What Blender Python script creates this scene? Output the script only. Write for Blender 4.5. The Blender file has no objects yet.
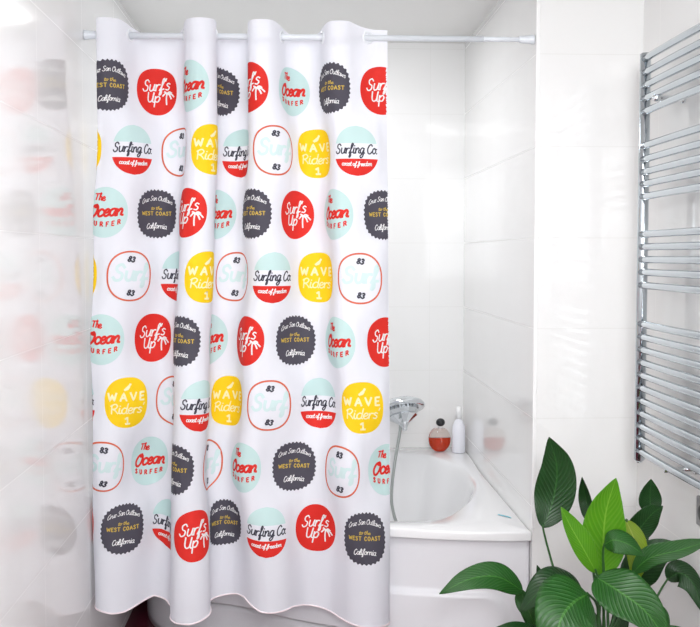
import bpy, bmesh, math, random
import numpy as np
from mathutils import Vector, Matrix
random.seed(4); PI = math.pi
SC = bpy.context.scene; COL = SC.collection

# ---------------------------------------------------------------- camera
FPX = 1050.0; CAMZ = 1.48
YAW = math.atan(53/1050.0); PIT = math.atan(58.5/1050.0*math.cos(YAW))
FW = Vector((math.sin(YAW)*math.cos(PIT), math.cos(YAW)*math.cos(PIT), -math.sin(PIT)))
RT = Vector((math.cos(YAW), -math.sin(YAW), 0)); UP = RT.cross(FW)
cd = bpy.data.cameras.new('camera'); cam = bpy.data.objects.new('camera', cd); COL.objects.link(cam)
cd.sensor_fit = 'HORIZONTAL'; cd.sensor_width = 36; cd.lens = 36*FPX/700; cd.clip_start = .05
cam.matrix_world = Matrix((( RT.x, UP.x, -FW.x, 0), (RT.y, UP.y, -FW.y, 0), (RT.z, UP.z, -FW.z, CAMZ), (0,0,0,1)))
SC.camera = cam
# ---------------------------------------------------------------- light and exposure
SC.view_settings.view_transform = 'Standard'; SC.view_settings.look = 'None'
SC.view_settings.gamma = 1; SC.view_settings.use_curve_mapping = False
SC.view_settings.exposure = -0.49
w = bpy.data.worlds.new('daylight'); SC.world = w; w.use_nodes = True
w.node_tree.nodes['Background'].inputs[0].default_value = (.93, .96, 1, 1)
w.node_tree.nodes['Background'].inputs[1].default_value = 1.0
def area(name, loc, aim, sx, sy, power, col):
    l = bpy.data.lights.new(name, 'AREA'); l.shape = 'RECTANGLE'; l.size = sx; l.size_y = sy; l.energy = power; l.color = col
    o = bpy.data.objects.new(name, l); COL.objects.link(o); o.location = loc
    o.rotation_euler = (Vector(aim)-Vector(loc)).to_track_quat('-Z', 'Y').to_euler(); return o
area('rear_fill', (.10, -.96, 1.80), (.10, 3, 1.5), 1.30, 1.10, 50, (.97, .985, 1))  # unseen source, added to light the room from behind the camera
area('ceiling_bounce_fill', (.25, -.25, 1.95), (.05, 2.3, 2.47), .5, .4, 34, (.97, .985, 1))  # added fill aimed upward to brighten the ceiling
area('overhead_fill', (.25, 1.75, 2.43), (.25, 1.75, 0), .9, .9, 20, (.99, .99, 1))  # unseen source, added for broad light from above
area('niche_fill', (.0, 4.25, 2.455), (.0, 4.25, 0), .5, .5, 12, (.99, .99, 1))  # added fill to brighten the niche, no fitting there

# ---------------------------------------------------------------- helpers
def S(h):
    h = h.lstrip('#'); r = []
    for i in (0, 2, 4):
        c = int(h[i:i+2], 16)/255; r.append(c/12.92 if c <= .04045 else ((c+.055)/1.055)**2.4)
    return (*r, 1)
def P(px, py, Y):                       # the place seen at a photo pixel, at distance Y into the room
    D = FW + RT*((px-350)/FPX) + UP*((313.5-py)/FPX); t = Y/D.y
    return Vector((D.x*t, Y, CAMZ + D.z*t))
def mat(name, col, rough=.5, metal=0, **k):
    m = bpy.data.materials.new(name); m.use_nodes = True; b = m.node_tree.nodes['Principled BSDF']
    b.inputs['Base Color'].default_value = S(col) if isinstance(col, str) else col
    b.inputs['Roughness'].default_value = rough; b.inputs['Metallic'].default_value = metal
    for a, v in k.items(): b.inputs[a.replace('_', ' ')].default_value = v
    return m
def N(m, t, **k):
    n = m.node_tree.nodes.new('ShaderNode'+t)
    for a, v in k.items(): setattr(n, a, v)
    return n
def MA(m, op, a, b=None):
    n = N(m, 'Math', operation=op)
    for i, v in enumerate((a, b)):
        if v is None: continue
        if isinstance(v, (int, float)): n.inputs[i].default_value = v
        else: m.node_tree.links.new(v, n.inputs[i])
    return n.outputs[0]
def noise_bump(m, scale, strength, dist=.01):
    L = m.node_tree.links; b = m.node_tree.nodes['Principled BSDF']
    tc = N(m, 'TexCoord'); nz = N(m, 'TexNoise'); nz.inputs['Scale'].default_value = scale
    bp = N(m, 'Bump'); bp.inputs['Strength'].default_value = strength; bp.inputs['Distance'].default_value = dist
    L.new(tc.outputs['Object'], nz.inputs['Vector']); L.new(nz.outputs['Fac'], bp.inputs['Height']); L.new(bp.outputs['Normal'], b.inputs['Normal'])
def tile_mat(name, axis, off, wid, tile='#f4f4f3', grout='#e9e9e7', rough=.07, zoff=.027, zp=.302, wav=.35, ior=1.45):
    m = mat(name, tile, rough, IOR=ior); L = m.node_tree.links; b = m.node_tree.nodes['Principled BSDF']
    tc = N(m, 'TexCoord'); sp = N(m, 'SeparateXYZ'); L.new(tc.outputs['Object'], sp.inputs[0])
    def line(sock, o, p, g):
        f = MA(m, 'FRACT', MA(m, 'DIVIDE', MA(m, 'SUBTRACT', sock, o), p))
        return MA(m, 'LESS_THAN', MA(m, 'ABSOLUTE', MA(m, 'SUBTRACT', f, .5)), 0), MA(m, 'MINIMUM', f, MA(m, 'SUBTRACT', 1, f)), g/p
    _, dz, gz = line(sp.outputs[2], zoff, zp, .0013)
    _, dx, gx = line(sp.outputs[axis], off, wid, .0011)
    lz = MA(m, 'LESS_THAN', dz, gz); lx = MA(m, 'LESS_THAN', dx, gx)
    g = MA(m, 'MAXIMUM', lz, lx)
    mx = N(m, 'Mix', data_type='RGBA'); mx.inputs[6].default_value = S(tile); mx.inputs[7].default_value = S(grout)
    L.new(g, mx.inputs[0]); L.new(mx.outputs[2], b.inputs['Base Color'])
    nz = N(m, 'TexNoise'); nz.inputs['Scale'].default_value = 3.2; nz.inputs['Detail'].default_value = 1; L.new(tc.outputs['Object'], nz.inputs['Vector'])
    h = MA(m, 'SUBTRACT', MA(m, 'MULTIPLY', nz.outputs['Fac'], wav), MA(m, 'MULTIPLY', g, .02))
    bp = N(m, 'Bump'); bp.inputs['Strength'].default_value = .25; bp.inputs['Distance'].default_value = .01
    L.new(h, bp.inputs['Height']); L.new(bp.outputs['Normal'], b.inputs['Normal'])
    r = MA(m, 'ADD', MA(m, 'MULTIPLY', g, .4), rough); L.new(r, b.inputs['Roughness'])
    return m
def new_obj(name, me, parent=None):
    o = bpy.data.objects.new(name, me); COL.objects.link(o)
    if parent is not None: o.parent = parent; o.matrix_parent_inverse = Matrix.Translation(-parent.location)
    return o
def mesh(name, vs, fs, mats, parent=None, smooth=False, fm=None, uv=None, mods=()):
    me = bpy.data.meshes.new(name); me.from_pydata([tuple(v) for v in vs], [], fs); me.update()
    for m_ in (mats if isinstance(mats, (list, tuple)) else [mats]): me.materials.append(m_)
    if smooth: me.polygons.foreach_set('use_smooth', [True]*len(me.polygons))
    if fm is not None: me.polygons.foreach_set('material_index', fm)
    if uv is not None:
        ul = me.uv_layers.new(name='UVMap')
        for l in me.loops: ul.data[l.index].uv = uv[l.vertex_index]
    return new_obj(name, me, parent)
def bm_obj(name, bm, m, parent=None, smooth=True, bevel=0):
    bmesh.ops.recalc_face_normals(bm, faces=bm.faces)
    me = bpy.data.meshes.new(name); bm.to_mesh(me); bm.free()
    for m_ in (m if isinstance(m, (list, tuple)) else [m]): me.materials.append(m_)
    if smooth: me.polygons.foreach_set('use_smooth', [True]*len(me.polygons))
    o = new_obj(name, me, parent)
    if bevel:
        b = o.modifiers.new('bevel', 'BEVEL'); b.width = bevel; b.segments = 3; b.limit_method = 'ANGLE'
    return o
def box(bm, x0, x1, y0, y1, z0, z1):
    bmesh.ops.create_cube(bm, size=1, matrix=Matrix.Translation(((x0+x1)/2, (y0+y1)/2, (z0+z1)/2)) @ Matrix.Diagonal((x1-x0, y1-y0, z1-z0, 1)))
def spline(pts, n):
    pts = [Vector(p) for p in pts]; out = []
    if len(pts) == 2: return [pts[0].lerp(pts[1], i/n) for i in range(n+1)]
    q = [pts[0]*2-pts[1]] + pts + [pts[-1]*2-pts[-2]]
    for i in range(n+1):
        s = i/n*(len(pts)-1); k = min(int(s), len(pts)-2); t = s-k; a, b, c, d = q[k:k+4]
        out.append(.5*((2*b)+(c-a)*t+(2*a-5*b+4*c-d)*t*t+(3*b-a-3*c+d)*t**3))
    return out
def tube(bm, pts, r, seg=12, cap=True):
    """a round tube along points, r a number or a list"""
    n = len(pts); rr = r if isinstance(r, (list, tuple)) else [r]*n; rings = []
    ref = Vector((0, 0, 1)) if abs((pts[-1]-pts[0]).normalized().z) < .9 else Vector((1, 0, 0))
    for i, p in enumerate(pts):
        t = (pts[min(i+1, n-1)]-pts[max(i-1, 0)]).normalized()
        a = t.cross(ref).normalized(); b = t.cross(a); ref = -b.cross(t).cross(t) if False else ref
        rings.append([bm.verts.new(p+(a*math.cos(2*PI*k/seg)+b*math.sin(2*PI*k/seg))*rr[i]) for k in range(seg)])
    for i in range(n-1):
        for k in range(seg):
            bm.faces.new((rings[i][k], rings[i][(k+1) % seg], rings[i+1][(k+1) % seg], rings[i+1][k]))
    if cap: bm.faces.new(rings[0]); bm.faces.new(rings[-1])
def lathe(bm, prof, M=Matrix(), seg=32, sx=1, sy=1):
    rings = []
    for r, z in prof:
        if r < 1e-6: rings.append([bm.verts.new(M @ Vector((0, 0, z)))])
        else: rings.append([bm.verts.new(M @ Vector((r*sx*math.cos(2*PI*k/seg), r*sy*math.sin(2*PI*k/seg), z))) for k in range(seg)])
    for a, b in zip(rings, rings[1:]):
        for k in range(seg):
            f = [a[k % len(a)], a[(k+1) % len(a)], b[(k+1) % len(b)], b[k % len(b)]]
            f2 = []
            for v in f:
                if v not in f2: f2.append(v)
            if len(f2) > 2: bm.faces.new(f2)
def empty(name, loc):
    o = bpy.data.objects.new(name, None); COL.objects.link(o); o.location = loc; return o
def tag(o, label, cat, group=None):
    o['label'] = label; o['category'] = cat
    if group: o['group'] = group
    return o
def struct(o): o['kind'] = 'structure'; return o

# ---------------------------------------------------------------- materials
M_white = mat('white_acrylic', '#f3f3f4', .12, Coat_Weight=.4)
M_panel = mat('white_acrylic_panel', '#eeeef2', .22)
M_chrome = mat('chrome', '#dfe3e6', .07, 1)
M_chrome2 = mat('polished_chrome_rail', '#bfc6cb', .10, 1)
M_rod = mat('white_enamel', '#e9eef4', .3)
M_trim = mat('white_plastic_trim', '#fbfbfb', .25)
M_ceil = mat('ceiling_paint', '#f2f2f0', .9); noise_bump(M_ceil, 60, .05)
M_floor = mat('maroon_floor_tile', '#5a1c2c', .22); noise_bump(M_floor, 30, .05)

# ---------------------------------------------------------------- the room
WL, WR, NR, PF, NB, RB, CE = -.690, 1.145, .79, 3.46, 4.95, -1.0, 2.47
def slab(name, b, m):
    bm = bmesh.new(); box(bm, *b); return struct(bm_obj(name, bm, m, smooth=False))
slab('floor', (WL-.1, WR+.1, RB-.1, NB+.1, -.1, 0), M_floor)
slab('ceiling', (WL-.1, WR+.1, RB-.1, NB+.1, CE, CE+.1), M_ceil)
slab('wall_left', (WL-.1, WL, RB, NB+.1, 0, CE), tile_mat('tile_left_wall', 1, 2.865, .6, tile='#f6f6f6', grout='#efefef', rough=.10, ior=1.30))
slab('wall_back', (WL, NR, NB, NB+.1, 0, CE), tile_mat('tile_back_wall', 0, .628, .6))
slab('wall_pier', (NR, WR, PF, NB+.1, 0, CE), tile_mat('tile_pier', 0, .45, .8, grout='#e8e8e6'))
slab('wall_right', (WR, WR+.1, RB, PF, 0, CE), tile_mat('tile_right_wall', 1, 3.3, .6))
bm = bmesh.new()
X0, X1, Z0, Z1 = -.6, .8, 1.2, 2.4
box(bm, WL, X0, RB-.1, RB, 0, CE); box(bm, X1, WR, RB-.1, RB, 0, CE); box(bm, X0, X1, RB-.1, RB, 0, Z0); box(bm, X0, X1, RB-.1, RB, Z1, CE)
struct(bm_obj('wall_rear', bm, M_ceil, smooth=False))
bm = bmesh.new()
for b in ((X0, X0+.05), (X1-.05, X1), (.075, .125)): box(bm, *b, RB-.08, RB-.02, Z0, Z1)
box(bm, X0, X1, RB-.08, RB-.02, Z0, Z0+.05); box(bm, X0, X1, RB-.08, RB-.02, Z1-.05, Z1)
struct(bm_obj('added_window_1', bm, M_trim, smooth=False))  # unseen frame, added with its opening for light from the rear
bm = bmesh.new(); box(bm, NR-.002, NR+.010, PF-.003, PF+.010, .56, CE)
struct(bm_obj('trim_1', bm, M_trim, smooth=False, bevel=.002))
bm = bmesh.new(); box(bm, -.22, .72, 1.28, 2.22, 2.44, CE)
lamp = bm_obj('added_ceiling_lamp', bm, M_trim, smooth=False, bevel=.005)  # unseen fitting, added above the overhead fill light
tag(lamp, 'square white ceiling lamp added out of view to go with the overhead fill light', 'ceiling lamp')

# ---------------------------------------------------------------- bathtub
CX, CY, R0 = .789, 4.946, 1.480
ZR = .546
def rout(ph):                           # outline of the tub, ph from the back wall: rounder at the left end
    t = max(0, min(1, (50-math.degrees(ph))/25)); t = t*t*(3-2*t); p = 2+1.05*t
    return min(R0*(abs(math.cos(ph))**p+abs(math.sin(ph))**p)**(-1/p), 1.473/max(1e-6, abs(math.cos(ph))))
def tub_outer(a, b, ang):               # distance from (a,b) to the outline, a from right wall, b from back wall
    dx, dy = math.cos(ang), math.sin(ang); best = 9
    if dx < -1e-6: best = min(best, -a/dx)
    if dy < -1e-6: best = min(best, -b/dy)
    lo, hi = 0, 3
    for _ in range(40):
        t = (lo+hi)/2; x, y = a+t*dx, b+t*dy
        if x < 0 or y < 0 or math.hypot(x, y) > rout(math.atan2(y, x)): hi = t
        else: lo = t
    return min(best, lo)
hf = [(.13, .27), (.065, .40), (.045, .62), (.085, .88), (.165, 1.10), (.285, 1.29), (.49, 1.30), (.75, 1.16), (.97, .97)]
op = hf+[(y, x) for x, y in hf[-2::-1]]+[(.18, .18)]
opp = []
for i in range(len(op)):
    q = [Vector((*op[(i+j) % len(op)], 0)) for j in (-1, 0, 1, 2)]
    for t in (0, .2, .4, .6, .8):
        a, b, c, d = q; v = .5*((2*b)+(c-a)*t+(2*a-5*b+4*c-d)*t*t+(3*b-a-3*c+d)*t**3); opp.append(v)
c0 = .64
oa = sorted((math.atan2(v.y-c0, v.x-c0), math.hypot(v.x-c0, v.y-c0)) for v in opp)
oA = [x[0] for x in oa]; oD = [x[1] for x in oa]
tub = tag(empty('bathtub', (CX-.7, CY-.7, 0)), 'white quarter-round corner bathtub in the tiled niche behind the curtain', 'bathtub')
ANG = sorted(set([-PI+2*PI*k/237 for k in range(237)]+[math.atan2(y-c0, x-c0) for x, y in ((1e-6, R0-1e-4), (R0-1e-4, 1e-6), (0, 0), (.004, R0-1e-4), (R0-1e-4, .004))]))
NA = len(ANG); vs = []; fs = []
rings = [('o', 1, ZR-.030), ('o', 1, ZR-.008), ('o', .9975, ZR-.002), ('o', .990, ZR), ('m', .5, ZR), ('i', 1.0, ZR-.002), ('i', .985, ZR-.006), ('i', .97, ZR-.018), ('i', .955, ZR-.045), ('i', .925, ZR-.12), ('i', .875, ZR-.24), ('i', .83, ZR-.34), ('i', .815, ZR-.365), ('i', .80, ZR-.378), ('i', .77, ZR-.384), ('i', .62, ZR-.39), ('i', .3, ZR-.40), ('i', .02, ZR-.41)]
for i_, (kind, s, z) in enumerate(rings):
    for k in range(NA):
        an = ANG[k]
        do = tub_outer(c0, c0, an); di = float(np.interp(an, oA, oD, period=2*PI))
        di = min(di, do-.02)
        d = do*s if kind == 'o' else (do*.99+di)/2 if kind == 'm' else di*s
        bb = c0+d*math.sin(an); q = max(0, min(1, (.55-bb)/.4)); z_ = z+.018*q*q*(3-2*q)
        vs.append((CX-(c0+d*math.cos(an)), CY-bb, z_ if i_ > 0 else z))
for i in range(len(rings)-1):
    for k in range(NA):
        a = i*NA+k; b = i*NA+(k+1) % NA; fs.append((a, b, b+NA, a+NA))
fs.append(tuple(range((len(rings)-1)*NA, len(rings)*NA)))
mesh('basin', vs, fs, M_white, tub, smooth=True)
# front panel, a curved sheet with a raised lower field
def arc_panel(name, z0, z1, Rb, disp, m, nz=60, na=160, a0=180.2, a1=269.95):
    vs = []; fs = []
    for j in range(nz+1):
        z = z0+(z1-z0)*j/nz
        for i in range(na+1):
            an = math.radians(a0+(a1-a0)*i/na); r = rout(an-PI)-Rb+disp(math.radians(a1-(a0+(a1-a0)*i/na))*R0, z)
            vs.append((CX+r*math.cos(an), CY+r*math.sin(an), z))
    for j in range(nz):
        for i in range(na):
            a = j*(na+1)+i; fs.append((a, a+1, a+na+2, a+na+1))
    o = mesh(name, vs, fs, m, tub, smooth=True)
    s = o.modifiers.new('s', 'SOLIDIFY'); s.thickness = .012; s.offset = -1
    return o
def relief(d, z):                        # d: length along the arc from the right end
    # distance into a rounded rectangle: right end at .06, top at z=.325
    x = .165-d; y = z-.235; q = (max(x, 0), max(y, 0)); dist = math.hypot(*q)-.09 if (x > 0 or y > 0) else -.09
    e = (math.hypot(max(d*0+x, 0), max(y, 0))-.09)
    t = max(0, min(1, .5-e/.022)); t = t*t*(3-2*t)
    return .017*t
pn = arc_panel('front_panel', .172, ZR-.0345, .026, relief, M_panel)
arc_panel('plinth_panel', .0, .166, .032, lambda d, z: 0, M_panel, nz=6)
# small turquoise mark lying printed on the deck by the right wall
M_teal = mat('turquoise_print', '#58bfd2', .5)
vs = []; fs = []
for i in range(25):
    t = i/24; c = P(498+13*t, 514.2+3.6*t, 3.62); zt = ZR+.0012
    D = FW + RT*((498+13*t-350)/FPX) + UP*((313.5-(514.4+3.0*t))/FPX); s = (zt-CAMZ)/D.z; c = Vector((0, 0, CAMZ))+D*s
    h = .008+.002*math.sin(t*26)
    vs += [(c.x, c.y-h, zt), (c.x, c.y+h, zt)]
for i in range(24): fs.append((2*i, 2*i+2, 2*i+3, 2*i+1))
o = mesh('deck_mark', vs, fs, M_teal, tub); o['label'] = 'small wavy turquoise mark on the white deck'

# ---------------------------------------------------------------- shower rod
rod = tag(empty('shower_rod', (0, 3.50, 2.194)), 'white tension rod across the niche holding the printed curtain', 'curtain rod')
bm = bmesh.new(); tube(bm, [Vector((WL+.01, 3.5, 2.195)), Vector((.62, 3.5, 2.195))], .0100, 24); bm_obj('outer_tube', bm, M_rod, rod)
bm = bmesh.new(); tube(bm, [Vector((.55, 3.5, 2.195)), Vector((NR-.01, 3.5, 2.195))], .0082, 24); bm_obj('inner_tube', bm, M_rod, rod)
for x, s in ((WL+.001, 1), (NR-.001, -1)):
    bm = bmesh.new(); pts = [Vector((x+s*d, 3.5, 2.195)) for d in (0, .004, .006, .022, .045, .05)]
    tube(bm, pts, [.016, .0165, .0155, .0135, .012, .0105], 28); bm_obj('end_cap', bm, M_rod, rod)
# ---------------------------------------------------------------- shower curtain
# cloth cross-sections in millimetres: one row per print row, columns every 0.1 of a print pitch
TX = [[-675,-658,-638,-616,-597,-580,-566,-555,-546,-538,-529,-517,-502,-486,-467,-447,-428,-409,-394,-382,-374,-368,-364,-358,-348,-333,-315,-295,-277,-265,-259,-260,-262,-262,-257,-245,-228,-208,-188,-172,-162,-159,-158,-158,-154,-142,-125,-104,-86,-71,-60,-51,-43,-35,-24,-9,9,29,48,63,75,82,87,94,104,120,139,159,176,190,205,222,240,259,279,298,312],
[-680,-663,-646,-631,-615,-598,-580,-561,-542,-526,-511,-497,-486,-475,-464,-451,-434,-415,-396,-381,-371,-365,-362,-359,-352,-341,-324,-304,-285,-270,-261,-259,-260,-261,-260,-252,-238,-220,-200,-183,-169,-162,-159,-157,-152,-142,-126,-107,-88,-69,-51,-36,-23,-14,-6,3,15,31,50,70,87,100,108,112,117,125,139,156,175,195,214,233,252,269,284,298,312],
[-688,-674,-658,-640,-620,-601,-582,-564,-548,-536,-526,-515,-503,-488,-472,-453,-434,-416,-401,-392,-387,-383,-379,-371,-359,-342,-323,-303,-287,-275,-270,-270,-273,-273,-268,-255,-237,-218,-200,-188,-180,-176,-172,-164,-153,-137,-118,-99,-81,-67,-55,-44,-33,-22,-8,7,25,45,63,79,91,99,104,109,118,131,149,169,187,203,219,235,252,270,288,303,312],
[-695,-680,-666,-653,-638,-620,-601,-581,-562,-544,-528,-512,-498,-486,-474,-460,-443,-424,-407,-396,-391,-390,-389,-386,-378,-364,-346,-327,-307,-291,-280,-275,-275,-277,-278,-273,-262,-246,-227,-208,-191,-178,-169,-162,-155,-146,-132,-115,-96,-77,-59,-43,-29,-18,-9,2,16,34,53,73,90,105,115,120,126,135,149,168,188,207,226,245,264,281,293,303,314],
[-699,-688,-674,-656,-637,-618,-599,-581,-566,-554,-543,-532,-520,-506,-489,-471,-452,-434,-421,-413,-410,-408,-405,-398,-386,-370,-350,-330,-313,-299,-291,-288,-289,-292,-291,-284,-270,-251,-232,-216,-204,-197,-191,-184,-175,-160,-142,-123,-104,-87,-72,-57,-42,-27,-10,7,26,45,64,81,94,104,110,117,125,138,156,175,194,211,227,242,259,275,293,307,316],
[-700,-687,-675,-664,-649,-632,-614,-595,-576,-559,-542,-527,-512,-500,-489,-477,-461,-442,-424,-413,-408,-407,-407,-404,-397,-385,-367,-347,-328,-311,-300,-294,-292,-294,-295,-292,-283,-267,-249,-229,-212,-199,-190,-184,-177,-166,-151,-132,-113,-93,-74,-55,-37,-21,-7,7,21,37,56,75,94,110,123,132,139,147,160,176,195,214,233,252,270,287,299,309,319],
[-697,-687,-671,-651,-633,-614,-598,-584,-574,-566,-558,-549,-537,-523,-506,-488,-469,-451,-436,-425,-420,-418,-417,-414,-407,-394,-376,-356,-337,-322,-312,-307,-306,-307,-307,-303,-291,-274,-254,-238,-227,-219,-211,-202,-190,-173,-154,-136,-119,-103,-86,-68,-50,-31,-12,7,26,45,64,81,94,104,113,124,137,154,172,190,206,220,233,248,264,281,298,312,320],
[-690,-689,-684,-677,-666,-651,-633,-614,-595,-577,-560,-543,-528,-517,-507,-497,-484,-465,-447,-434,-428,-424,-422,-420,-415,-407,-394,-376,-356,-337,-319,-306,-297,-295,-295,-296,-293,-283,-268,-250,-231,-214,-200,-190,-182,-172,-160,-143,-124,-105,-85,-67,-50,-36,-24,-11,5,23,42,62,82,100,117,132,144,156,169,185,203,222,242,261,279,294,304,312,318],
[-683,-681,-680,-678,-670,-655,-636,-616,-597,-579,-563,-549,-536,-522,-507,-490,-471,-451,-436,-426,-423,-423,-423,-422,-415,-403,-387,-367,-347,-327,-310,-298,-291,-291,-295,-298,-299,-293,-281,-263,-243,-223,-206,-192,-180,-169,-156,-141,-124,-105,-85,-65,-47,-32,-19,-7,5,19,36,55,76,95,113,128,141,155,168,184,202,221,241,261,280,295,306,312,316]]
TY = [[3471,3452,3438,3431,3435,3443,3456,3472,3489,3507,3525,3542,3556,3567,3573,3576,3574,3566,3554,3537,3519,3499,3479,3459,3442,3427,3420,3421,3430,3446,3466,3486,3507,3527,3547,3563,3574,3577,3572,3559,3542,3522,3502,3481,3461,3445,3435,3434,3441,3455,3471,3489,3508,3527,3543,3557,3566,3567,3561,3549,3532,3513,3494,3474,3457,3445,3441,3445,3455,3468,3481,3493,3502,3508,3509,3511,3516],
[3480,3477,3474,3469,3459,3451,3446,3446,3451,3461,3474,3490,3507,3523,3539,3553,3563,3565,3560,3547,3529,3510,3490,3470,3450,3434,3423,3420,3425,3438,3457,3477,3497,3517,3538,3556,3570,3578,3578,3569,3554,3535,3515,3494,3475,3458,3446,3440,3440,3444,3453,3466,3482,3500,3518,3536,3551,3562,3566,3564,3555,3540,3521,3501,3482,3464,3450,3442,3439,3440,3444,3449,3457,3467,3486,3503,3517],
[3490,3472,3458,3449,3448,3449,3452,3460,3472,3487,3504,3521,3538,3552,3562,3568,3567,3560,3546,3529,3509,3489,3469,3450,3434,3424,3419,3423,3433,3450,3469,3489,3509,3530,3549,3563,3571,3570,3562,3548,3530,3510,3490,3471,3455,3444,3440,3443,3452,3465,3480,3497,3514,3531,3546,3558,3565,3567,3561,3550,3534,3516,3497,3477,3459,3444,3436,3436,3443,3453,3465,3476,3487,3496,3501,3508,3518],
[3496,3491,3485,3478,3466,3458,3455,3455,3460,3468,3479,3492,3507,3523,3539,3553,3561,3560,3551,3534,3514,3494,3473,3453,3435,3420,3411,3409,3414,3425,3442,3461,3482,3502,3522,3541,3558,3568,3572,3569,3559,3544,3526,3507,3488,3471,3457,3448,3446,3448,3456,3468,3483,3500,3518,3534,3548,3557,3560,3558,3549,3536,3518,3499,3479,3461,3448,3441,3439,3440,3443,3447,3454,3465,3484,3503,3519],
[3498,3478,3463,3453,3451,3452,3457,3466,3478,3493,3510,3526,3543,3557,3567,3572,3571,3562,3548,3529,3509,3489,3469,3450,3433,3422,3417,3419,3428,3443,3462,3482,3502,3523,3543,3562,3576,3582,3580,3569,3553,3535,3515,3496,3478,3465,3457,3457,3464,3474,3487,3500,3514,3527,3538,3548,3554,3555,3551,3542,3527,3510,3491,3472,3453,3438,3429,3428,3433,3443,3454,3466,3479,3490,3499,3509,3520],
[3500,3493,3484,3475,3463,3454,3450,3452,3457,3464,3474,3486,3501,3517,3533,3548,3558,3560,3551,3535,3515,3495,3474,3454,3435,3419,3409,3407,3412,3423,3440,3459,3479,3500,3520,3540,3558,3571,3576,3574,3564,3550,3532,3512,3493,3476,3464,3459,3459,3461,3466,3472,3481,3493,3507,3521,3535,3544,3550,3550,3545,3534,3519,3501,3482,3464,3449,3441,3437,3438,3441,3446,3455,3467,3486,3506,3524],
[3509,3481,3456,3438,3436,3440,3448,3461,3476,3493,3510,3527,3544,3558,3569,3575,3575,3569,3557,3539,3520,3499,3479,3459,3440,3425,3416,3415,3421,3434,3451,3471,3491,3511,3532,3551,3567,3576,3574,3564,3549,3531,3513,3494,3479,3469,3466,3470,3479,3490,3501,3510,3518,3524,3530,3534,3537,3536,3531,3521,3507,3491,3473,3456,3441,3431,3428,3433,3442,3454,3468,3481,3493,3505,3510,3518,3528],
[3527,3515,3504,3492,3476,3463,3456,3455,3458,3465,3474,3485,3499,3515,3533,3549,3562,3567,3560,3545,3525,3505,3485,3465,3445,3426,3411,3402,3400,3404,3414,3429,3447,3467,3487,3508,3527,3545,3557,3562,3560,3550,3536,3518,3500,3482,3467,3457,3452,3451,3456,3464,3476,3490,3506,3520,3533,3541,3545,3546,3543,3536,3526,3512,3496,3480,3465,3454,3447,3444,3446,3451,3461,3475,3494,3513,3532],
[3542,3529,3513,3497,3478,3464,3457,3457,3463,3473,3486,3500,3516,3531,3545,3554,3558,3553,3541,3523,3503,3483,3462,3442,3423,3406,3395,3389,3390,3395,3407,3423,3442,3462,3482,3502,3523,3542,3558,3568,3569,3564,3552,3537,3521,3504,3488,3474,3463,3456,3454,3458,3467,3480,3496,3513,3529,3544,3555,3561,3561,3555,3545,3531,3516,3500,3485,3472,3462,3455,3453,3457,3466,3479,3496,3515,3533]]

TX = np.array(TX)/1000.; TY = np.array(TY)/1000.
TX[:, 1] = TX[:, 2]+.001; TX[:, 0] = TX[:, 2]+.009; TY[:, 1] = TY[:, 2]+.020; TY[:, 0] = TY[:, 2]+.038
UMIN, UMAX, RBOT = -.4, 7.12, 9.31
ZR_R = [0, 1, 2, 3, 4, 5, 6, 7, 8, 9.31]; ZR_Z = [2.234, 2.022, 1.822, 1.616, 1.408, 1.197, .986, .773, .563, .292]
hu = [-.4, .1, .3, .5, .8, 1.1, 1.3, 1.4, 2.1, 2.4, 2.7, 3.0, 3.45, 3.8, 4.0, 4.2, 4.4, 4.6, 5.0, 5.3, 5.7, 6.0, 6.4, 7.2]
hz = [.31, .300, .292, .292, .306, .320, .306, .290, .276, .276, .290, .304, .310, .321, .318, .302, .287, .286, .292, .282, .262, .246, .234, .225]
TX = np.maximum(TX, -.684)
def cat1(T, f):                          # Catmull-Rom along the last axis
    n = T.shape[-1]; k = np.clip(np.floor(f).astype(int), 0, n-2); t = f-k
    g = lambda j: np.take(T, np.clip(k+j, 0, n-1), axis=-1)
    a, b, c, d = g(-1), g(0), g(1), g(2)
    return .5*((2*b)+(c-a)*t+(2*a-5*b+4*c-d)*t*t+(3*b-a-3*c+d)*t**3)
def cloth(u, r):
    """world points of the cloth at pitch u (across) and print row r (down), arrays of equal length"""
    u = np.clip(np.asarray(u, float), UMIN, UMAX); r = np.asarray(r, float)
    fu = (u-UMIN)/.1; fr = np.clip(r-1, 0, 8)
    k = np.clip(np.floor(fr).astype(int), 0, 7); t = fr-k
    A = cat1(TX, fu); B = cat1(TY, fu); i = np.arange(len(u))
    def rr(M):
        g = lambda j: M[np.clip(k+j, 0, 8), i]
        a, b, c, d = g(-1), g(0), g(1), g(2)
        return .5*((2*b)+(c-a)*t+(2*a-5*b+4*c-d)*t*t+(3*b-a-3*c+d)*t**3)
    X = rr(A); Y = rr(B)
    Z = np.interp(r, ZR_R, ZR_Z)-.0055*(u-3.3)*(np.clip(r, 0, 9)/8)**2
    zl = .292-.0055*(u-3.3)*(9/8)**2
    Z += (np.interp(u, hu, hz)-zl)*(np.clip(r-6.5, 0, 3)/(RBOT-6.5))**2
    sag = -.030*np.clip((Y-3.45)/.12, 0, 1)
    Z += (sag+.004)*np.clip(1-r, 0, 1)**2
    return np.stack([X, Y, Z], -1)
def lift(u, r, h):
    e = 1e-3; p = cloth(u, r); a = cloth(u+e, r)-cloth(u-e, r); b = cloth(u, r-e)-cloth(u, r+e)
    n = np.cross(a, b); n /= np.linalg.norm(n, axis=1)[:, None]+1e-12
    return p+n*h
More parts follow.
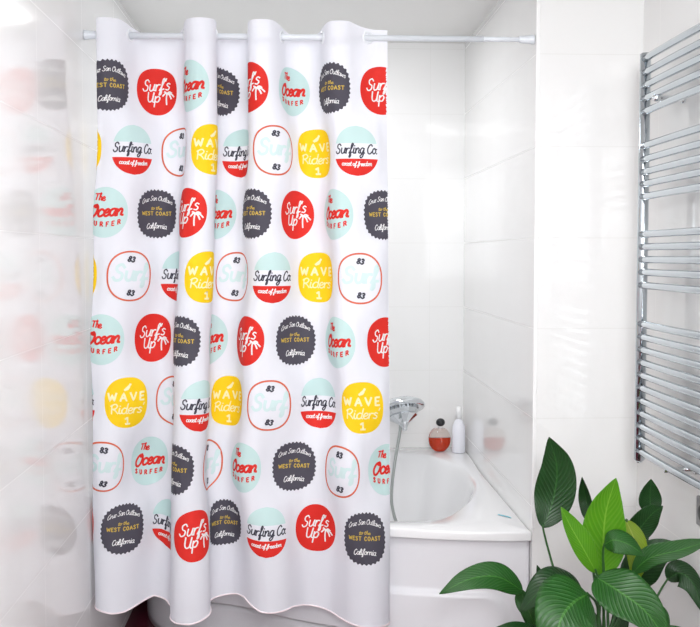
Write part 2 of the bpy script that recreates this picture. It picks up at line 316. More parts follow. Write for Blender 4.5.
def cloth_mat(name, col, rough=.75, tr=.22):
    m = mat(name, col, rough); L = m.node_tree.links; b = m.node_tree.nodes['Principled BSDF']; out = m.node_tree.nodes['Material Output']
    t = N(m, 'BsdfTranslucent'); t.inputs[0].default_value = S(col); mx = N(m, 'MixShader'); mx.inputs[0].default_value = tr
    L.new(b.outputs[0], mx.inputs[1]); L.new(t.outputs[0], mx.inputs[2]); L.new(mx.outputs[0], out.inputs[0])
    tc = N(m, 'TexCoord'); nz = N(m, 'TexNoise'); nz.inputs['Scale'].default_value = 9; bp = N(m, 'Bump'); bp.inputs['Strength'].default_value = .25; bp.inputs['Distance'].default_value = .01
    L.new(tc.outputs['Object'], nz.inputs['Vector']); L.new(nz.outputs['Fac'], bp.inputs['Height']); L.new(bp.outputs['Normal'], b.inputs['Normal'])
    return m
CM = [cloth_mat('white_polyester', '#f3f4fb'), cloth_mat('print_charcoal', '#4a4753', tr=0), cloth_mat('print_red', '#e3271c', tr=.05), cloth_mat('print_yellow', '#ffd400', tr=.05),
      cloth_mat('print_mint', '#cfebe9', tr=.1), cloth_mat('print_white', '#fafafa', tr=.1), cloth_mat('print_orange_line', '#db6747', tr=.05), cloth_mat('print_navy', '#3a3a48', tr=0), cloth_mat('print_gold', '#d8b84a', tr=.05), cloth_mat('print_pale_yellow', '#fff6c0', tr=.05), cloth_mat('print_pale_mint', '#dcf1f1', tr=.1)]
CHAR, RED, YEL, MINT, WHT, ORG, NAVY, GOLD, PALE, PMINT = 1, 2, 3, 4, 5, 6, 7, 8, 9, 10
GV = []; GF = []; GM = []; gv = 0
def put(pts2, faces, uc, rc, h, mi):
    """print a flat figure (millimetre-like units, y up) centred on pitch uc, row rc"""
    global gv
    p = np.array(pts2, float); u = uc+p[:, 0]/61.*1.09; r = rc-p[:, 1]/62.7
    ok = (u > UMIN+.01) & (u < UMAX-.01)
    GV.append(lift(u, r, h))
    for f in faces:
        if all(ok[i] for i in f): GF.append(tuple(i+gv for i in f)); GM.append(mi)
    gv += len(p)
def disc(fn, uc, rc, h, mi, nr=12, na=96, y0=None, y1=None):
    pts = [(0, 0)]; fs = []
    for j in range(1, nr+1):
        for k in range(na):
            x, y = fn(2*PI*k/na); pts.append((x*j/nr, y*j/nr))
    for k in range(na):
        fs.append((0, 1+k, 1+(k+1) % na))
        for j in range(nr-1):
            a = 1+j*na+k; b = 1+j*na+(k+1) % na; fs.append((a, a+na, b+na, b))
    put(pts, fs, uc, rc, h, mi)
def cut_disc(fn_r, y0, y1, uc, rc, h, mi, ny=16, nx=24):
    """the slice of an ellipse between heights y0 and y1"""
    rx, ry = fn_r; pts = []; fs = []
    for j in range(ny+1):
        y = y0+(y1-y0)*j/ny; w = rx*math.sqrt(max(0, 1-(abs(y)/ry)**2.3))
        for i in range(nx+1): pts.append((w*(2*i/nx-1), y))
    for j in range(ny):
        for i in range(nx): a = j*(nx+1)+i; fs.append((a, a+1, a+nx+2, a+nx+1))
    put(pts, fs, uc, rc, h, mi)
def ring(fn, wd, uc, rc, h, mi, na=120):
    pts = []; fs = []
    for k in range(na):
        x, y = fn(2*PI*k/na); l = math.hypot(x, y); pts += [(x*(1-wd/l), y*(1-wd/l)), (x, y)]
    for k in range(na): a = 2*k; b = 2*((k+1) % na); fs.append((a, a+1, b+1, b))
    put(pts, fs, uc, rc, h, mi)
def sup(rx, ry, p=2.35, egg=0):
    def f(t):
        c, s = math.cos(t), math.sin(t); k = (abs(c)**p+abs(s)**p)**(-1/p)
        return rx*k*c*(1+egg*k*s), ry*k*s
    return f
# stroke letters: advance and polylines; x-height 1, capitals 1.7
G = {
'a': (.95, ['.85 .95 .45 1 .12 .75 .1 .3 .35 0 .65 .15 .85 .95', '.85 .95 .8 .2 .95 0 1.05 .1']), 'b': (.9, ['.2 1.8 .15 .2 .4 0 .75 .2 .75 .7 .45 .95 .2 .6']),
'c': (.8, ['.75 .8 .5 1 .2 .85 .1 .4 .3 0 .6 0 .85 .2']), 'd': (.95, ['.8 .9 .4 1 .1 .6 .15 .15 .4 0 .75 .3 .9 1.8', '.85 1.4 .8 .2 1 0']),
'e': (.8, ['.1 .45 .5 .5 .7 .75 .5 1 .2 .8 .1 .4 .3 0 .6 0 .85 .25']), 'f': (.65, ['0 0 .3 .7 .6 1.6 .45 1.85 .3 1.5 .25 .3 .1 -.7 .35 -.5 .35 .1 .7 .2']),
'g': (.9, ['.8 .9 .4 1 .1 .6 .2 .1 .5 .1 .8 .8', '.8 .9 .75 -.3 .4 -.8 .15 -.5 .6 -.05 1 .1']), 'h': (.9, ['.15 0 .3 1 .5 1.7 .3 1.7 .2 0', '.2 .5 .5 .95 .75 .7 .7 .15 .95 0']),
'i': (.45, ['.2 1 .15 .2 .35 0 .5 .15', '.22 1.35 .26 1.4']), 'l': (.5, ['.1 .2 .5 1.4 .35 1.8 .15 1.4 .15 .2 .35 0 .55 .15']),
'm': (1.3, ['.1 1 .15 0', '.15 .6 .45 1 .6 .7 .6 0', '.6 .6 .9 1 1.1 .7 1.1 .1 1.35 0']), 'n': (.95, ['.1 .95 .15 0', '.15 .5 .5 1 .75 .75 .72 .15 1 .05']),
'o': (.85, ['.45 1 .15 .8 .1 .3 .4 0 .75 .3 .7 .8 .45 1 .6 .8 .95 .85']), 'p': (.9, ['.15 1 .15 -.8', '.15 .6 .5 1 .8 .7 .6 .1 .2 .1']),
'r': (.7, ['.1 .95 .15 0', '.15 .5 .35 .9 .7 .9']), 's': (.7, ['.65 .85 .35 1 .15 .75 .6 .35 .45 0 .05 .1']), 't': (.6, ['.35 1.6 .25 .2 .4 0 .65 .15', '.05 1.1 .6 1.15']),
'u': (.95, ['.1 1 .1 .3 .3 0 .65 .2 .8 1', '.8 1 .8 .15 1 .05']), 'w': (1.1, ['.05 1 .25 0 .5 .8 .75 0 1 1']), 'y': (.9, ['.1 1 .15 .3 .45 .1 .75 .9', '.8 1 .65 -.6 .3 -.7 .2 -.4 .9 .1']), 'z': (.8, ['.1 .9 .65 .9 .1 .1 .7 .05']),
'S': (1.15, ['1.0 1.4 .7 1.75 .3 1.5 .4 1 .85 .7 .8 .15 .35 0 .05 .35']), 'C': (1.1, ['1 1.4 .75 1.7 .35 1.4 .15 .7 .35 .05 .75 0 1.05 .35']), 'O': (1.3, ['.9 1.7 .4 1.5 .1 .8 .3 .1 .75 0 1.1 .5 1.15 1.2 .9 1.7 .7 1.4 1.2 1.3']),
'U': (1.1, ['.1 1.6 .15 .4 .4 0 .8 .3 .95 1.6', '.95 1.6 .9 .2 1.1 0']), 'R': (1.1, ['.2 1.6 .25 0', '.05 1.4 .6 1.75 .95 1.4 .7 .9 .3 .85 .7 .6 1.1 0']), 'T': (1, ['.05 1.5 1.05 1.6', '.55 1.55 .4 0']),
'.': (.35, ['.15 .02 .2 .08']), "'": (.3, ['.2 1.8 .1 1.4']), ' ': (.5, []), 'P': (1, ['.2 1.6 .25 0', '.05 1.4 .6 1.75 .95 1.4 .7 .9 .3 .85'])}
B = {'W': (1.1, ['0 1 .25 0 .5 .8 .75 0 1 1']), 'A': (.9, ['0 0 .4 1 .8 0', '.15 .35 .65 .35']), 'V': (.9, ['0 1 .4 0 .8 1']), 'E': (.7, ['.6 1 .05 1 .05 0 .6 0', '.05 .52 .5 .52']),
'S': (.75, ['.6 .85 .3 1 .08 .78 .55 .3 .35 0 .03 .12']), 'U': (.8, ['.05 1 .05 .25 .32 0 .6 .25 .6 1']), 'R': (.8, ['.05 0 .05 1 .45 .98 .6 .75 .45 .5 .05 .5', '.3 .5 .65 0']), 'F': (.7, ['.6 1 .05 1 .05 0', '.05 .52 .45 .52']),
'C': (.8, ['.65 .8 .35 1 .08 .7 .08 .3 .35 0 .65 .2']), 'O': (.85, ['.35 1 .05 .7 .05 .3 .35 0 .65 .3 .65 .7 .35 1']), 'T': (.75, ['0 1 .7 1', '.35 1 .35 0']), '8': (.75, ['.3 .5 .08 .75 .3 1 .55 .75 .3 .5 .05 .25 .3 0 .6 .25 .3 .5']),
'3': (.7, ['.08 .9 .35 1 .55 .75 .3 .52 .6 .28 .35 0 .05 .12']), '1': (.55, ['.05 .75 .3 1 .3 0', '.05 0 .55 0']), ' ': (.5, [])}
CURVED = True
def text(s, font, size, width, x0, y0, uc, rc, h, mi, slant=0, rise=0, arc=0, gap=0, total=None):
    """stroke lettering centred at x0 with baseline y0; total: fit to this length"""
    adv = sum(font[c][0]+gap for c in s)-gap; sx = size if total is None else total/adv; cur = 0
    for c in s:
        a, strokes = font[c]
        for st in strokes:
            v = [float(q) for q in st.split()]; pl = [Vector((v[i], v[i+1], 0)) for i in range(0, len(v), 2)]
            if font is G or c in 'SCOU83': pl = spline(pl, max(6, 4*len(pl)))
            else: pl = [pl[i].lerp(pl[i+1], t/4) for i in range(len(pl)-1) for t in range(4)]+[pl[-1]]
            q = []
            for p in pl:
                x = (cur+p.x-adv/2)*sx+slant*p.y*size; y = p.y*size+rise*x
                if arc: y += arc*(1-(2*x/(adv*sx))**2)
                q.append(Vector((x0+x, y0+y, 0)))
            pts = []; n = len(q)
            for i, p in enumerate(q):
                t = (q[min(i+1, n-1)]-q[max(i-1, 0)]).normalized(); m = Vector((-t.y, t.x, 0))*width/2
                if i == 0: p = p-t*width*.3
                if i == n-1: p = p+t*width*.3
                pts += [(p.x+m.x, p.y+m.y), (p.x-m.x, p.y-m.y)]
            put(pts, [(2*i, 2*i+1, 2*i+3, 2*i+2) for i in range(n-1)], uc, rc, h, mi)
        cur += a+gap
def stroke(pl, width, uc, rc, h, mi, n=10):
    q = spline([(a, b, 0) for a, b in pl], n); pts = []
    for i, p in enumerate(q):
        t = (q[min(i+1, n)]-q[max(i-1, 0)]).normalized(); m = Vector((-t.y, t.x, 0))*width/2; pts += [(p.x+m.x, p.y+m.y), (p.x-m.x, p.y-m.y)]
    put(pts, [(2*i, 2*i+1, 2*i+3, 2*i+2) for i in range(n)], uc, rc, h, mi)
H1, H2 = .0009, .0015
def b_dark(u, r):
    base = sup(21.6, 24.2, 2.5)
    def f(t):
        x, y = base(t); k = 1+.030*math.cos(34*t); return x*k, y*k
    disc(f, u, r, H1, CHAR, na=272)
    text('Cruz San Outlaws', G, 2.7, .5, 0, 9.2, u, r, H2, WHT, slant=.2, arc=4.6, total=33)
    text('to the', G, 1.7, .5, 0, 4.0, u, r, H2, GOLD, slant=.2, total=11, arc=.6)
    text('WEST COAST', B, 3.6, .8, 0, -1.6, u, r, H2, GOLD, gap=.22, total=31, arc=.3)
    text('California', G, 3.0, .65, 0, -15.5, u, r, H2, WHT, slant=.2, arc=1.0, total=21)
def b_red(u, r):
    disc(sup(21, 24.4, 2.15, .02), u, r, H1, RED)
    text("Surf's", G, 6.4, 1.25, -1, 1.6, u, r, H2, WHT, slant=.18, rise=.10, total=27)
    text("Up", G, 6.3, 1.3, -3.5, -10.5, u, r, H2, WHT, slant=.15, total=13)
    stroke([(10, -1), (9.4, -6), (9.8, -13)], 1.5, u, r, H2, WHT)
    for a, b in (((5.5, -4), (8, -1)), ((7, 1), (9, 0)), ((15, -1), (12.5, .6)), ((17.5, -5), (14, -1.5)), ((14.5, -7), (12.5, -2.5))):
        stroke([(10, -1), b, a], 1.5, u, r, H2, WHT, 6)
def b_ocean(u, r):
    disc(sup(21.4, 25, 2.1), u, r, H1, MINT)
    text('The', G, 3.9, 1.3, -5, 12.0, u, r, H2, RED, slant=.15, rise=-.12, total=9.5)
    text('Ocean', G, 6.6, 2.3, 0, -3.6, u, r, H2, RED, slant=.25, rise=.06, total=32)
    text('SURFER', B, 4.2, 1.2, 0, -10.6, u, r, H2, RED, gap=.75, total=30, arc=-3.2)
def b_co(u, r):
    cut_disc((20.8, 25), 7.2, 24.99, u, r, H1, MINT)
    cut_disc((22, 25), -24.99, -8.2, u, r, H1, RED)
    text('Surfing Co.', G, 5.4, 1.25, 0, -3.0, u, r, H2, NAVY, slant=.15, total=41)
    text('coast of freedom', G, 2.3, .75, 0, -14.6, u, r, H2, WHT, slant=.2, arc=-.6, total=29)
def b_surf(u, r):
    f = sup(22.3, 25, 2.35); ring(f, 1.7, u, r, H1, ORG)
    text('Surf', G, 9.0, 2.8, 0, -4.4, u, r, H1, PMINT, slant=.12, total=34)
    for y in (14.2, -19.0): text('83', B, 5.0, 1.5, 0, y, u, r, H2, NAVY, slant=.35, rise=-.15)
def b_wave(u, r):
    disc(sup(21.8, 25, 2.5), u, r, H1, YEL)
    text('WAVE', B, 7.6, 1.9, 0, 2.2, u, r, H2, PALE, gap=.42, total=36)
    text("Riders'", G, 5.4, 1.15, 0, -10.4, u, r, H2, PALE, slant=.15, total=34)
    text('1', B, 6.6, 1.8, 0, -21, u, r, H2, PALE, total=5)
    stroke([(-3.2, 12.2), (-1, 14.5), (1.5, 16.5), (3, 18.8)], 2.2, u, r, H2, PALE, 6); stroke([(-3.6, 13), (0, 13.4), (1.8, 16)], 1.8, u, r, H2, PALE, 6)
seqs = {1: (0, 'drodrodr'), 2: (-.5, 'wcswcswc'), 3: (0, 'odrodrod'), 4: (-.5, 'wscwscws'), 5: (0, 'ordordor'.replace('ordordor', 'ordordor')),
        6: (-.5, 'cwscwscw'), 7: (0, 'sodsodso'), 8: (-.5, 'rdcrdcrd')}
FN = {'d': b_dark, 'r': b_red, 'o': b_ocean, 'c': b_co, 's': b_surf, 'w': b_wave}
for r, (u0, sq) in seqs.items():
    for k, ch in enumerate(sq): FN[ch](u0+k, r)
cur = tag(empty('shower_curtain', (-.2, 3.5, 2.235)), 'white shower curtain printed with red, charcoal, yellow and mint surf badges', 'shower curtain')
NU, NV = 460, 230
uu, rr_ = np.meshgrid(np.linspace(UMIN, UMAX, NU+1), np.linspace(0, RBOT, NV+1))
cv = cloth(uu.ravel(), rr_.ravel())
cf = [(j*(NU+1)+i, (j+1)*(NU+1)+i, (j+1)*(NU+1)+i+1, j*(NU+1)+i+1) for j in range(NV) for i in range(NU)]
allv = np.concatenate([cv]+GV); off = len(cv)
allf = cf+[tuple(i+off for i in f) for f in GF]; fm = [0]*len(cf)+GM
mesh('printed_cloth', allv.tolist(), allf, CM, cur, smooth=True, fm=fm)
M_hem = mat('white_piping_floor_tint', '#f4e6ea', .7)  # pink tint puts light reflected off the floor into the colour
bm = bmesh.new(); pl = cloth(np.linspace(UMIN, UMAX, 300), np.full(300, RBOT+.004))
tube(bm, [Vector(p) for p in pl.tolist()], .0030, 8); bm_obj('hem_piping', bm, M_hem, cur)
# eyelets where the cloth crosses the rod
us = np.linspace(UMIN, UMAX, 2000); pr = cloth(us, np.full(2000, .18)); M_eye = mat('white_eyelet_plastic', '#eef1f6', .3)
for i in range(1999):
    if (pr[i, 1]-3.5)*(pr[i+1, 1]-3.5) < 0:
        p = cloth(us[i:i+1], np.array([.19]))[0]; t = Vector((pr[i+1]-pr[i]).tolist()); nrm = Vector((-t.y, t.x, 0)).normalized()
        Mx = Matrix.Translation((p[0], 3.5, 2.195)) @ nrm.to_track_quat('Z', 'Y').to_matrix().to_4x4()
        bm = bmesh.new(); lathe(bm, [(.0135, 0), (.0135, .0022), (.017, .003), (.021, .0016), (.0215, 0), (.021, -.0016), (.017, -.003), (.0135, -.0022), (.0135, 0)], Mx, 24)
        bm_obj('eyelet', bm, M_eye, cur)

# ---------------------------------------------------------------- towel radiator on the right wall
rad = tag(empty('towel_radiator', (1.10, 2.94, .84)), 'chrome ladder towel radiator mounted on the right-hand tiled wall', 'radiator')
XP, YF, YN = 1.068, 3.205, 2.62
for y in (YF, YN):
    bm = bmesh.new(); tube(bm, [Vector((XP, y, z)) for z in (.838, .842, 2.094, 2.098)], [.012, .0165, .0165, .012], 24); bm_obj('post', bm, M_chrome2, rad)
ZY = [61, 75, 88, 101, 114, 148, 161.5, 174, 186, 198.5, 236, 248.5, 261, 273.5, 286.5] + [325+12.62*k for k in range(11)]
for y in ZY:
    z = P(650, y-1.5, YF).z; bm = bmesh.new()
    tube(bm, [Vector((XP-.004-.004*math.sin(PI*t), YF-.006+(YN-.008-YF)*t, z)) for t in [i/12 for i in range(13)]], .0112, 16); bm_obj('rung', bm, M_chrome2, rad)
for z, y in ((P(663, 99, 3.1).z, 3.08), (P(690, 469, 2.93).z, 2.93), (P(663, 99, 3.1).z, 2.65), (P(690, 469, 2.93).z, 2.65)):
    bm = bmesh.new(); tube(bm, [Vector((WR, y, z)), Vector((WR-.008, y, z)), Vector((WR-.0085, y, z)), Vector((XP+.004, y, z)), Vector((XP+.003, y, z)), Vector((XP-.018, y, z))], [.016, .016, .007, .007, .010, .010], 20)
    bm_obj('wall_bracket', bm, M_chrome, rad)
bm = bmesh.new(); tube(bm, [Vector((XP, YF, .838)), Vector((XP, YF, .832))], [.010, .010], 20); bm_obj('plug', bm, M_chrome, rad)

# ---------------------------------------------------------------- wall socket below the radiator
M_grey = mat('grey_plastic', '#8f8f90', .4); M_black = mat('black_plastic', '#1c1c20', .35)
so = tag(empty('wall_socket', (WR, 2.85, .755)), 'grey electrical socket plate low on the right wall below the radiator', 'socket')
bm = bmesh.new(); box(bm, WR-.010, WR, 2.820, 2.907, .713, .797); bm_obj('plate', bm, M_grey, so, smooth=False, bevel=.004)
bm = bmesh.new(); lathe(bm, [(.0, .0), (.022, 0), (.022, .0035), (.019, .0045), (.0, .0045)], Matrix.Translation((WR-.010, 2.863, .755)) @ Matrix.Rotation(-PI/2, 4, 'Y'), 24); bm_obj('outlet', bm, M_black, so)

# ---------------------------------------------------------------- bottles on the back corner of the tub
ZB = ZR+.018
M_glass = mat('clear_glass', '#fff6f0', .02, Transmission_Weight=1.0, IOR=1.35)
M_juice = mat('orange_red_liquid', '#f5480c', .12, Transmission_Weight=.25, IOR=1.33)
p0 = P(439.5, 449, 4.83); bx, by = p0.x, 4.83
bt = tag(empty('fragrance_bottle', (bx, by, ZB)), 'round glass bottle of orange-red liquid with black ball cap on the tub corner', 'bottle')
def halfdisc(bm, w, d, prof):            # prof: list of (half width, z)
    rg = []
    for hw, z in prof:
        rg.append([bm.verts.new((bx+hw*math.copysign(abs(math.cos(2*PI*k/32))**.75, math.cos(2*PI*k/32)), by+d*min(1, hw/w+.25)*math.copysign(abs(math.sin(2*PI*k/32))**.75, math.sin(2*PI*k/32)), z)) for k in range(32)])
    for a, b in zip(rg, rg[1:]):
        for k in range(32): bm.faces.new((a[k], a[(k+1) % 32], b[(k+1) % 32], b[k]))
    bm.faces.new(rg[0]); bm.faces.new(rg[-1])
Wb = .052; pf = []
for i in range(15):
    t = i/14; z = .003+.106*t; pf.append((Wb*math.sqrt(max(.05, 1-((z-.058)/.060)**2)), ZB+z))
bm = bmesh.new(); halfdisc(bm, Wb, .022, pf); bm_obj('flask', bm, M_glass, bt)
bm = bmesh.new(); halfdisc(bm, Wb, .018, [(h-.003, z+.002) for h, z in pf if z < ZB+.066]); bm_obj('liquid', bm, M_juice, bt)
bm = bmesh.new(); lathe(bm, [(0, 0), (.008, 0), (.008, .018), (0, .018)], Matrix.Translation((bx+.003, by, ZB+.105)), 20); bm_obj('neck', bm, M_trim, bt)
bm = bmesh.new(); lathe(bm, [(.021*math.sin(a)+1e-9, -.019*math.cos(a)) for a in [PI*i/14 for i in range(15)]], Matrix.Translation((bx+.004, by, ZB+.138)), 24); bm_obj('cap', bm, M_black, bt)
M_bot = mat('white_plastic_bottle', '#f2f3fa', .25)
p1 = P(458.5, 452, 4.80)
wb = tag(empty('lotion_bottle', (p1.x, 4.80, ZB)), 'slim white plastic bottle standing in the tub corner right of the orange bottle', 'bottle')
Mx = Matrix.Translation((p1.x, 4.80, ZB))
bm = bmesh.new(); lathe(bm, [(0, .001), (.028, .001), (.031, .006), (.031, .10), (.029, .125), (.020, .148), (.012, .156), (.012, .16), (0, .16)], Mx, 32, 1, .8); bm_obj('body', bm, M_bot, wb)
bm = bmesh.new(); lathe(bm, [(0, .16), (.0135, .16), (.0125, .20), (.010, .215), (0, .217)], Mx, 24); bm_obj('cap', bm, M_trim, wb)

# ---------------------------------------------------------------- hand shower, mixer
M_hose = mat('grey_chrome_hose', '#a9afad', .32, .8); noise_bump(M_hose, 500, .4)
mx = tag(empty('mixer_tap', (.32, NB, .78)), 'chrome bath mixer tap on the back wall behind the curtain edge', 'tap')
bm = bmesh.new(); tube(bm, [Vector((.14, 4.87, .755)), Vector((.145, 4.87, .755)), Vector((.355, 4.87, .755)), Vector((.36, 4.87, .755))], [.02, .026, .026, .02], 28); bm_obj('body', bm, M_chrome, mx)
for x in (.18, .32):
    bm = bmesh.new(); tube(bm, [Vector((x, NB, .755)), Vector((x, NB-.012, .755)), Vector((x, NB-.013, .755)), Vector((x, 4.88, .755))], [.032, .030, .014, .014], 24); bm_obj('wall_rosette', bm, M_chrome, mx)
bm = bmesh.new(); tube(bm, spline([(.25, 4.87, .755), (.25, 4.80, .75), (.25, 4.74, .735), (.25, 4.735, .71)], 12), .013, 16); bm_obj('spout', bm, M_chrome, mx)
bm = bmesh.new(); tube(bm, spline([(.34, 4.87, .77), (.355, 4.84, .785), (.375, 4.80, .79)], 10), [.022]+[.012]*9+[.010], 16); bm_obj('cradle', bm, M_chrome, mx)
hc = P(401, 408, 4.76)
hs = tag(empty('hand_shower', hc), 'chrome hand shower with a broad round head and grey hose above the tub', 'hand shower')
tilt = Matrix.Translation(hc) @ Matrix.Rotation(math.radians(-8), 4, 'Y') @ Matrix.Rotation(math.radians(-26), 4, 'X')
bm = bmesh.new(); lathe(bm, [(0, .040), (.04, .038), (.08, .030), (.104, .014), (.111, .002), (.108, -.009), (.095, -.011), (.090, -.010), (0, -.010)], tilt, 48); bm_obj('shower_head', bm, M_chrome, hs)
bm = bmesh.new()
for rad_, n in ((.02, 6), (.04, 12), (.06, 18), (.078, 24)):
    for k in range(n):
        bmesh.ops.create_uvsphere(bm, u_segments=6, v_segments=4, radius=.0032, matrix=tilt @ Matrix.Translation((rad_*math.cos(2*PI*k/n), rad_*math.sin(2*PI*k/n), -.011)))
bm_obj('spray_nozzles', bm, M_grey, hs)
hb = P(401, 428, 4.74)
bm = bmesh.new(); lathe(bm, [(0, -.005), (.075, -.006), (.078, -.020), (.066, -.036), (.068, -.044), (.044, -.060), (.026, -.074), (.013, -.095), (.010, -.108), (0, -.108)], tilt, 11); bm_obj('handle_collar', bm, M_chrome, hs, smooth=False)
bm = bmesh.new(); tube(bm, spline([P(400, 421, 4.74), P(400, 432, 4.72), P(396, 455, 4.68), P(392.5, 480, 4.6), P(391.5, 500, 4.45), P(394, 515, 4.3), P(400, 535, 4.12), P(398, 552, 4.2), P(380, 560, 4.3), P(350, 558, 4.4)], 90), .0068, 10); bm_obj('hose', bm, M_hose, hs)

# ---------------------------------------------------------------- potted plant
def leaf_mat(name, c1, c2, vein, tr=.18):
    m = mat(name, c1, .33, Specular_IOR_Level=.5); L = m.node_tree.links; b = m.node_tree.nodes['Principled BSDF']; out = m.node_tree.nodes['Material Output']
    uv = N(m, 'UVMap'); sp = N(m, 'SeparateXYZ'); L.new(uv.outputs[0], sp.inputs[0])
    a = MA(m, 'ABSOLUTE', MA(m, 'SUBTRACT', sp.outputs[0], .5))
    ph = MA(m, 'SUBTRACT', MA(m, 'MULTIPLY', sp.outputs[1], 95.), MA(m, 'MULTIPLY', a, 60.))
    s = MA(m, 'MULTIPLY', MA(m, 'ADD', MA(m, 'SINE', ph), 1), .5); v = MA(m, 'POWER', s, 3.)
    mid = MA(m, 'LESS_THAN', a, .018)
    nz = N(m, 'TexNoise'); nz.inputs['Scale'].default_value = 14; tc = N(m, 'TexCoord'); L.new(tc.outputs['Object'], nz.inputs['Vector'])
    k1 = N(m, 'Mix', data_type='RGBA'); k1.inputs[6].default_value = S(c1); k1.inputs[7].default_value = S(c2); L.new(nz.outputs['Fac'], k1.inputs[0])
    k2 = N(m, 'Mix', data_type='RGBA'); L.new(MA(m, 'MULTIPLY', v, .20), k2.inputs[0]); L.new(k1.outputs[2], k2.inputs[6]); k2.inputs[7].default_value = S(vein)
    k3 = N(m, 'Mix', data_type='RGBA'); L.new(MA(m, 'MULTIPLY', mid, .7), k3.inputs[0]); L.new(k2.outputs[2], k3.inputs[6]); k3.inputs[7].default_value = S(vein)
    L.new(k3.outputs[2], b.inputs['Base Color'])
    bp = N(m, 'Bump'); bp.inputs['Strength'].default_value = .5; bp.inputs['Distance'].default_value = .002; L.new(v, bp.inputs['Height']); L.new(bp.outputs['Normal'], b.inputs['Normal'])
    t = N(m, 'BsdfTranslucent'); L.new(k3.outputs[2], t.inputs[0]); mx = N(m, 'MixShader'); mx.inputs[0].default_value = tr
    L.new(b.outputs[0], mx.inputs[1]); L.new(t.outputs[0], mx.inputs[2]); L.new(mx.outputs[0], out.inputs[0])
    return m
LM = {'d': leaf_mat('dark_green_leaf', '#133615', '#1d4a1c', '#336a2c'), 'm': leaf_mat('green_leaf', '#184c17', '#23601b', '#4d8c36'),
      'l': leaf_mat('lime_leaf', '#4c9714', '#67ad1c', '#93c944', .3), 'y': leaf_mat('yellowing_leaf', '#8fa81b', '#78a01a', '#bcc94a', .3)}
M_stem = mat('green_stem', '#2c5a26', .4); M_soil = mat('potting_soil', '#2b1d14', .95); noise_bump(M_soil, 60, 1, .02); M_pot = mat('white_glazed_pot', '#e9e7e2', .25)
PX, PY = .85, 2.86
pl_ = tag(empty('potted_plant', (PX, PY, 0)), 'large green broad-leaved houseplant in a pot in front of the tiled pier', 'potted plant')
bm = bmesh.new(); lathe(bm, [(0, 0), (.105, 0), (.112, .006), (.145, .315), (.156, .318), (.158, .345), (.150, .348), (.143, .342), (.135, .30), (0, .30)], Matrix.Translation((PX, PY, 0)), 48); bm_obj('pot', bm, M_pot, pl_)
bm = bmesh.new(); lathe(bm, [(.138, .302), (.138, .318), (.09, .326), (0, .33)], Matrix.Translation((PX, PY, 0)), 32); bm_obj('soil', bm, M_soil, pl_)
def leaf(pts, hw, nrm, kind, stem=None, fold=.25, wave=.05, n=34, m=12, pk=.74, tip=.5, label=None):
    mid = spline([P(*p) for p in pts], n); vs = []; uv = []; fs = []
    Nn = Vector(nrm).normalized(); ph = random.random()*6
    for i, p in enumerate(mid):
        t = i/n; T = (mid[min(i+1, n)]-mid[max(i-1, 0)]).normalized(); side = T.cross(Nn).normalized(); nn = side.cross(T).normalized()
        w = hw*max(.012, math.sin(PI*t**pk)**.76)*(1 if t < .8 else 1-.35*((t-.8)/.2)**1*tip)
        for j in range(m+1):
            s = 2*j/m-1
            q = p+side*(s*w*(1-.08*s*s))+nn*(fold*w*(abs(s)**1.4)+wave*w*math.sin(11*t+ph+(2 if s > 0 else 0))*s*s)
            vs.append(q); uv.append(((s+1)/2, t))
    for i in range(n):
        for j in range(m): a = i*(m+1)+j; fs.append((a, a+1, a+m+2, a+m+1))
    o = mesh('leaf', vs, fs, LM[kind], pl_, smooth=True, uv=uv)
    if label: o['label'] = label
    sd = o.modifiers.new('s', 'SOLIDIFY'); sd.thickness = .0009
    a = random.uniform(0, 6.28); rr = random.uniform(.005, .045)
    base = Vector((PX+rr*math.cos(a), PY+rr*math.sin(a), .318)); b0 = mid[0]
    st = [P(*q) for q in (stem or [])]
    if not st:
        mm = (base+b0)/2; mm.z += .02; mm.x = base.x*.6+b0.x*.4; mm.y = base.y*.6+b0.y*.4; st = [mm]
    bm = bmesh.new(); cp = spline([b0+(mid[2]-mid[0])*.6]+[b0]+st+[base], 30)
    tube(bm, cp, [.0016]+[.0024+.0022*k/29 for k in range(30)], 8); bm_obj('petiole', bm, M_stem, pl_)
CAMN = (-.25, -1, .12)
leaf([(543, 528, 2.95), (553, 500, 2.96), (557, 468, 2.95), (549, 437, 2.93)], .063, (-.2, -1, .1), 'd', [(549, 552, 2.95), (557, 577, 2.94), (576, 612, 2.9)], fold=.12, pk=.85)
leaf([(590, 522, 3.0), (586, 500, 3.02), (582, 477, 3.0)], .024, (-.7, -.8, 0), 'd', [(592, 560, 2.98)])
leaf([(603, 577, 2.88), (603, 548, 2.88), (606, 512, 2.87), (616, 478, 2.84)], .067, (-.25, -1, .15), 'l', [(603, 600, 2.88)], fold=.2, pk=.82, label='bright lime green upright leaf')
leaf([(596, 572, 2.85), (583, 548, 2.84), (571, 527, 2.84), (561, 507, 2.84)], .036, (.35, -1, 0), 'l', [(600, 598, 2.86)], fold=.35)
leaf([(604, 545, 2.80), (614, 540, 2.77), (630, 545, 2.76), (645, 556, 2.76)], .040, (.05, -.9, .7), 'm', [(603, 556, 2.82), (604, 590, 2.84)], fold=-.15)
leaf([(626, 520, 2.95), (635, 542, 2.93), (637, 565, 2.92), (634, 585, 2.92)], .034, (-.1, -1, .1), 'y', [(616, 535, 2.96), (608, 590, 2.92)], fold=.2, label='yellowing drooping leaf')
leaf([(651, 513, 3.05), (650, 497, 3.05), (651, 479, 3.04)], .037, (-.2, -1, .2), 'd', [(645, 550, 3.02), (622, 610, 2.95)], fold=.15)
leaf([(628, 540, 3.03), (640, 528, 3.02), (652, 514, 3.0), (663, 506, 2.98)], .040, (-.1, -1, .5), 'd', [(622, 580, 3.0)], fold=.15)
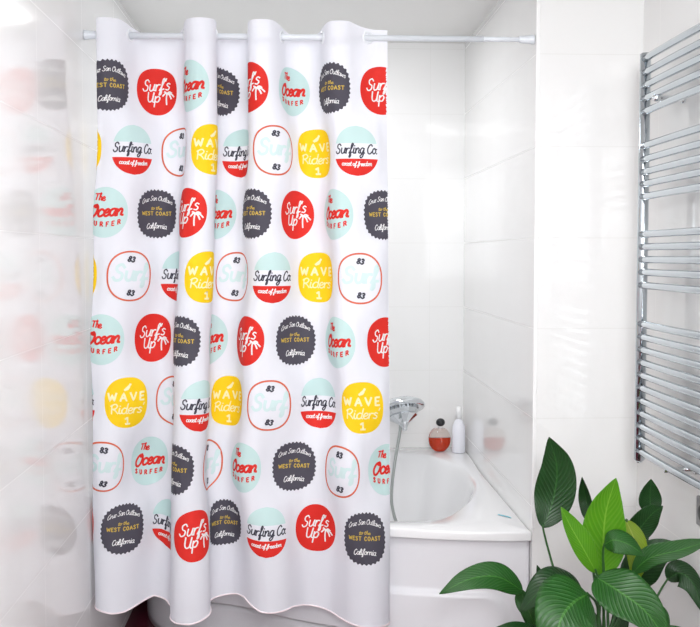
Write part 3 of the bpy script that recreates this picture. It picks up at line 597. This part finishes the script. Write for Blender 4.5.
leaf([(630, 590, 3.0), (640, 570, 2.99), (658, 553, 2.97), (684, 545, 2.95)], .060, (0, -.8, .7), 'd', [(622, 612, 2.97)], fold=.12)
leaf([(632, 573, 2.90), (650, 558, 2.87), (680, 550, 2.82), (712, 540, 2.78)], .037, (.1, -.75, .75), 'm', [(622, 596, 2.9)], fold=.22, pk=.9)
leaf([(667, 580, 2.9), (680, 573, 2.88), (694, 585, 2.86), (702, 612, 2.84)], .042, (.2, -1, .4), 'd', [(657, 597, 2.9), (645, 628, 2.89)], fold=-.2, wave=0)
leaf([(596, 577, 2.80), (620, 592, 2.74), (646, 612, 2.70), (670, 645, 2.68)], .075, (.1, -.9, .5), 'm', [(600, 600, 2.83)], fold=.12, pk=.7)
leaf([(588, 594, 2.74), (573, 603, 2.68), (560, 622, 2.64), (550, 668, 2.62)], .100, (-.1, -.9, .5), 'm', [(598, 612, 2.8)], fold=-.12, pk=.66)
leaf([(584, 606, 2.90), (566, 588, 2.87), (546, 586, 2.85), (520, 612, 2.85)], .066, (0, -.8, .7), 'd', [(596, 620, 2.88)], fold=-.15)
leaf([(562, 606, 2.96), (550, 592, 2.96), (542, 580, 2.96), (537, 565, 2.96)], .024, (0, -.9, .4), 'd')
leaf([(523, 591, 2.92), (498, 577, 2.90), (470, 579, 2.88), (439, 594, 2.86)], .046, (0, -.85, .75), 'm', [(535, 602, 2.93), (566, 622, 2.9)], fold=.08, pk=.72)
leaf([(521, 590, 2.93), (524, 600, 2.93), (530, 614, 2.92), (540, 640, 2.92)], .028, (-.5, -.8, .2), 'm')
leaf([(560, 650, 2.80), (540, 636, 2.76), (518, 628, 2.74), (494, 628, 2.72)], .026, (0, -.5, .9), 'd')
leaf([(640, 650, 2.88), (654, 632, 2.88), (660, 616, 2.88), (655, 601, 2.88)], .034, (0, -.9, .4), 'm')
leaf([(598, 640, 2.93), (584, 622, 2.95), (566, 606, 2.98), (548, 600, 3.0)], .045, (0, -.8, .6), 'd')
leaf([(612, 650, 2.96), (618, 630, 3.0), (622, 606, 3.04), (618, 588, 3.06)], .028, (-.3, -1, .3), 'd')
leaf([(574, 655, 2.9), (556, 640, 2.92), (536, 624, 2.95), (519, 608, 2.98)], .040, (0, -.8, .6), 'd')
leaf([(640, 655, 2.80), (662, 640, 2.76), (684, 640, 2.74), (706, 652, 2.72)], .040, (0, -.6, .8), 'm')
